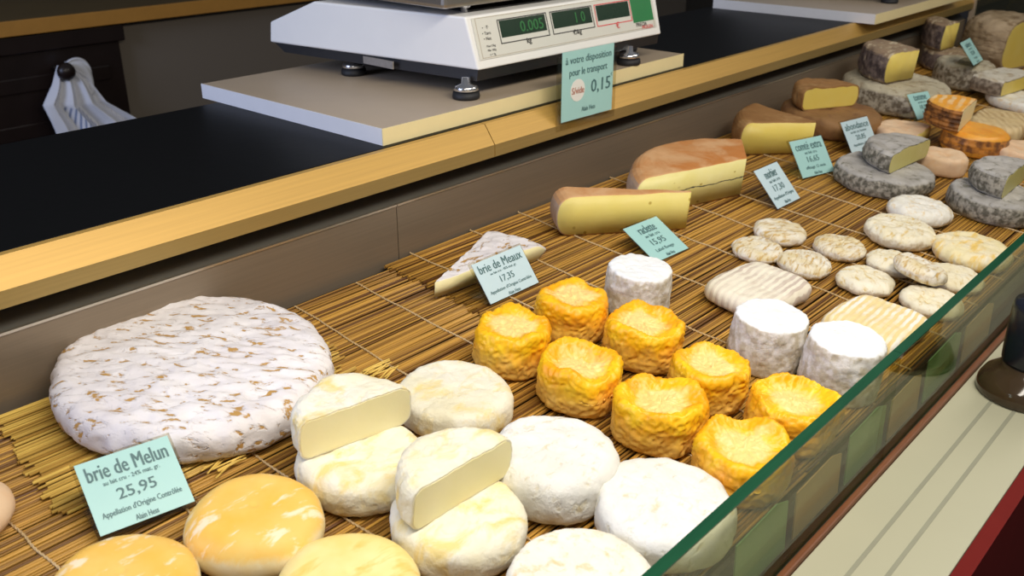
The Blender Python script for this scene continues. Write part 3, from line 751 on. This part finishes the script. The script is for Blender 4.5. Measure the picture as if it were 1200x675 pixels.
cheese('grey_half_cheese', 'grey-rinded half with thin cut face at the right edge, on the right grey wheel', 1.635, .374, .067, .038, 'grey_rind', w=.0395, group=sg,
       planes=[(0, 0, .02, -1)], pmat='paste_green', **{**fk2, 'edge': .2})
# ------------------------------------------------------------------ price cards
def card(label, x, y, off, yaw, lean, w, h, lines, pm='paper'):
    """clear acrylic easel with a printed aqua card; origin at the middle of its foot."""
    v = y/cos(TILT)
    root = empty('price_card', mat=on_bed(x, v, off, radians(yaw), Matrix.Rotation(radians(90-lean), 4, 'X')))
    meta(root, label, 'price card', 'aqua price cards on acrylic easels')
    boxo('card', (-w/2, .003, .0), (w/2, h, .0007), pm, root)
    boxo('acrylic_sleeve', (-w/2-.0025, .0, -.0030), (w/2+.0025, h+.0025, -.0004), 'acrylic', root)
    # foot: runs back along the mat from the lower edge
    ft = boxo('acrylic_foot', (-w/2-.0015, -.001, -.001), (w/2+.0015, .040, .0005), 'acrylic', root,
              mw=Matrix.Translation((0, .001, -.0015)) @ Matrix.Rotation(radians(-(90-lean)), 4, 'X') @ Matrix.Translation((0, .002, 0)))
    for (s, wf, hf, yf, m) in lines:
        text('lettering', s, w*wf, h*hf, m, root, 0, h*yf, .0011)
    return root
sgn = 'Alain Hess'
def L5(a, b, c, d, tw=.86): return [(a, tw, .20, .82, 'teal_ink'), (b, .60, .075, .645, 'teal_ink'), (c, .46, .17, .46, 'teal_ink'), (d, .84, .10, .255, 'teal_ink'), (sgn, .24, .075, .11, 'teal_ink')]
card('aqua price card reading brie de Melun 25,95 in front of the large brie', .2790, .6390, .0070, -10.1, 57, .0765, .0665, L5('brie de Melun', 'au lait cru - 24% mat. gr.', '25,95', 'Appellation d\'Origine Contrôlée'))
card('pale price card reading brie de Meaux 17,35 in front of the thin brie wedge', .8085, .7076, .003, -.3, 42, .089, .056, L5('brie de Meaux', 'au lait cru - 45% mat. gr.', '17,35', 'Appellation d\'Origine Contrôlée'), 'paper_blue')
card('aqua price card reading raclette 15,95 leaning before the raclette slice', 1.0586, .6387, .003, -3.1, 66, .0755, .070, L5('raclette', 'au lait cru', '15,95', 'Label Rouge', .48))
card('whitish price card with washed-out writing, on the mat right of the ash-line cheese', 1.3708, .6223, .003, -1, 48, .0736, .073, L5('morbier', 'au lait cru', '17,30', 'Appellation d\'Origine', .5), 'paper_blue')
card('aqua price card in front of the plain hard cheese wedge with two holes', 1.5393, .6518, .003, -12.9, 40, .0854, .070, L5('comté extra', 'au lait cru', '16,65', 'affinage 12 mois', .8))
card('pale price card in front of the brown wheel and left of the grey stack', 1.742, .654, .003, -9.3, 38, .088, .065, L5('abondance', 'au lait cru fermier', '20,85', 'Appellation d\'Origine'), 'paper_blue')
card('small aqua price card left of the orange banded half', 1.9633, .625, .033, -13.2, 42, .0706, .057, L5('tomme', 'au lait cru', '18,90', 'Savoie', .6), 'paper')
card('farthest price card, tilted on the grey drum cheese', 2.385, .672, .073, 4, 44, .084, .063, L5('salers', 'au lait cru', '22,50', 'Auvergne', .6), 'paper')

# transport sign hanging from the board edge in a clear sleeve
sg_ = empty('transport_sign', mat=Matrix.Translation((1.147, .862, Z(-.303))) @ Matrix.Rotation(radians(-2), 4, 'Z') @ Matrix.Rotation(radians(90), 4, 'X'))
meta(sg_, 'aqua sign in a clear sleeve about transport price 0,15, hanging below the scale', 'sign')
boxo('paper', (-.060, -.044, 0), (.060, .058, .0006), 'paper', sg_)
boxo('clear_sleeve', (-.068, -.056, -.0035), (.069, .052, -.0004), 'acrylic', sg_)
text('lettering', 'à votre disposition', .106, .014, 'teal_ink', sg_, 0, .043, .0010)
text('lettering', 'pour le transport', .088, .014, 'teal_ink', sg_, 0, .025, .0010)
lathe('round_sticker', [(.0, .0006), (.0165, .0006), (.0165, .0010), (0, .0010)], 'sticker', sg_, (-.024, -.001, 0), 36, smooth=False)
text('lettering', 'S/vide', .028, .010, 'pencil', sg_, -.024, -.001, .0014)
text('lettering', '0,15', .046, .022, 'teal_ink', sg_, .030, -.001, .0010)
text('lettering', '€', .006, .005, 'teal_ink', sg_, .056, .012, .0010)
text('lettering', sgn, .032, .007, 'teal_ink', sg_, .002, -.031, .0010)

# ------------------------------------------------------------------ boards and scales
def board(label, x, y, w, d):
    t = empty('scale_board', (x, y, CB+.0002)); meta(t, label, 'board', 'laminate boards under the scales')
    boxo('panel', (.0015, .0015, 0), (w-.0015, d, .0215), 'board_top', t)
    boxo('front_edge_band', (.0, 0, 0), (w, .0013, .0218), 'board_edge', t)
    boxo('side_edge_band', (0, .0014, 0), (.0013, d, .0218), 'board_side', t)
    return t
board('beige laminate board under the near scale, overhanging the gilded rail', .776, .9035, .705, .414)
board('pale laminate board on the far part of the black worktop', 2.182, .843, .60, .414)

def make_scale():
    zb = CB+.0222
    W_, D_ = .44, .415
    root = empty('shop_scale', mat=Matrix.Translation((.97966, .92784, zb)) @ Matrix.Rotation(radians(-1.9), 4, 'Z'))
    meta(root, 'white electronic shop scale with green digit displays, standing on the beige board', 'scale', 'shop scales')
    def tx(x, y): c_ = W_/2; return c_+(x-c_)*(1+.30*y/D_)
    prof = [(0, .040), (.022, .1116), (.311, .1117), (.4118, .0728), (.4166, .040)]
    bm = bmesh.new()
    A = [bm.verts.new((tx(0, y), y, z)) for y, z in prof]; B = [bm.verts.new((tx(W_, y), y, z)) for y, z in prof]
    bm.faces.new(A); bm.faces.new(B)
    for i in range(len(prof)): bm.faces.new((A[i], A[(i+1) % 5], B[(i+1) % 5], B[i]))
    bmesh.ops.recalc_face_normals(bm, faces=bm.faces)
    bmesh.ops.bevel(bm, geom=bm.edges[:], offset=.003, segments=3, affect='EDGES', profile=.5)
    body = link('housing', bm, 'scale_white', root, False)
    bm = bmesh.new(); q = [(.004, .0398), (.006, .024), (.389, .026), (.410, .0398)]
    A = [bm.verts.new((tx(.003, y), y, z)) for y, z in q]; B = [bm.verts.new((tx(W_-.003, y), y, z)) for y, z in q]
    bm.faces.new(A); bm.faces.new(B)
    for i in range(4): bm.faces.new((A[i], A[(i+1) % 4], B[(i+1) % 4], B[i]))
    bmesh.ops.recalc_face_normals(bm, faces=bm.faces)
    base = link('underbody', bm, 'black_plastic', root, False)
    boxo('rating_plate', (tx(.003, .2)-.0005, .150, .0265), (tx(.003, .2)-.0030, .235, .0375), 'grey_sticker', base)
    for fx, fy in ((-.012, .018), (-.016, .270), (.352, .004), (.452, .085)):
        f = lathe('foot', [(.019, 0), (.020, .003), (.019, .009), (.012, .010)], 'rubber', root, (fx+.004, fy, 0), 28)
        lathe('foot_cup', [(.014, .010), (.018, .012), (.016, .018), (.007, .021), (.006, .030)], 'chrome', f, (fx+.004, fy, 0), 28)
    # panel frame: origin at the lower front left edge, X along the front, Y up the slope
    up = Vector((0, .022, .0716)).normalized(); e1 = Vector((1, 0, 0)); nn = e1.cross(up)
    pm = Matrix(((e1.x, up.x, nn.x, 0), (e1.y, up.y, nn.y, 0), (e1.z, up.z, nn.z, .040), (0, 0, 0, 1)))
    kp = boxo('control_panel', (.006, .013, .0003), (.430, .0715, .0012), 'panel_white', root, mw=pm)
    bm = bmesh.new()
    def frame(bm, x0, y0, x1, y1, t, z0=.0013, z1=.0017):
        box(bm, (x0, y0, z0), (x1, y0+t, z1)); box(bm, (x0, y1-t, z0), (x1, y1, z1)); box(bm, (x0, y0+t, z0), (x0+t, y1-t, z1)); box(bm, (x1-t, y0+t, z0), (x1, y1-t, z1))
    frame(bm, .012, .015, .424, .0705, .0005); link('panel_outline', bm, 'board_top', kp, False)
    for x0, x1, fm, num, cap in ((.054, .160, 'ink', '0.005', 'kg'), (.168, .268, 'ink', '1 0', '€/kg'), (.274, .366, 'red', '', '€')):
        bm = bmesh.new(); frame(bm, x0, .030, x1, .0645, .0014); link('display_frame', bm, fm, kp, False)
        w_ = boxo('display', (x0+.004, .0385, .0013), (x1-.004, .0625, .0016), 'lcd', kp)
        if num: text('digits', num, .050 if len(num) > 3 else .022, .016, 'lcd_digit', w_, x0+.070 if len(num) > 3 else x0+.068, .0500, .0019)
        text('lettering', cap, .012 if len(cap) < 3 else .020, .010, fm if fm == 'ink' else 'red', kp, (x0+x1)/2+.005, .0275, .0020)
    boxo('green_sticker', (.368, .026, .0013), (.424, .0695, .0018), 'green_sticker', kp)
    text('lettering', 'PRECIA', .036, .006, 'ink', kp, .388, .0220, .0018); text('lettering', 'MOLEN', .032, .006, 'red', kp, .403, .0165, .0018)
    for yy, s in ((.0565, '■  ◦T◦'), (.0485, '■ Tare'), (.0410, '■ Net')):
        text('lettering', s.replace('◦', '·').replace('■', '•'), .020, .0045, 'ink', kp, .029, yy, .0016)
    for yy, s in ((.0300, 'Max 15kg'), (.0240, 'Min 100g'), (.0180, 'e = 5g')): text('lettering', s, .020, .004, 'ink', kp, .033, yy, .0016)
    # raised edge, platter supports and weighing platter
    boxo('top_plate', (.03, .05, .1117), (.41, .39, .1145), 'black_plastic', root, .001)
    for sx, sy in ((-.005, .045), (.44, .045), (-.04, .36), (.475, .36)):
        lathe('platter_support', [(.006, .1100), (.006, .118), (.009, .119), (.009, .123)], 'chrome', root, (min(.415, max(.03, sx)), sy+.012, 0), 20)
    bm = bmesh.new(); box(bm, (-.035, .030, .1232), (.475, .395, .1500), 0, .006); link('platter', bm, 'platter', root, False)
    return root
sc = make_scale()
def copy_tree(o, parent=None):
    c = o.copy(); COL.objects.link(c)
    if parent: c.parent = parent
    for ch in list(o.children): copy_tree(ch, c)
    return c
sc2 = copy_tree(sc); sc2.location.x += 1.406+.02; sc2.location.y -= .0475
sc2['label'] = 'second scale mostly above the frame, its foot showing on the far pale board'

# ------------------------------------------------------------------ dark glass object on the ledge
vz = Z(-.5797)
vs = empty('dark_glass_vessel', (1.158, .1985, vz)); meta(vs, 'dark brown glass vessel with flared round foot on the cream ledge', 'vessel')
lathe('foot', [(.054, 0), (.056, .003), (.055, .012), (.050, .022), (.040, .030), (.034, .036), (.033, .040)], 'dark_glass', vs, n=56)
lathe('body', [(.033, .0402), (.0345, .044), (.035, .060), (.035, .110), (.033, .118), (0, .120)], 'navy', vs, n=56)
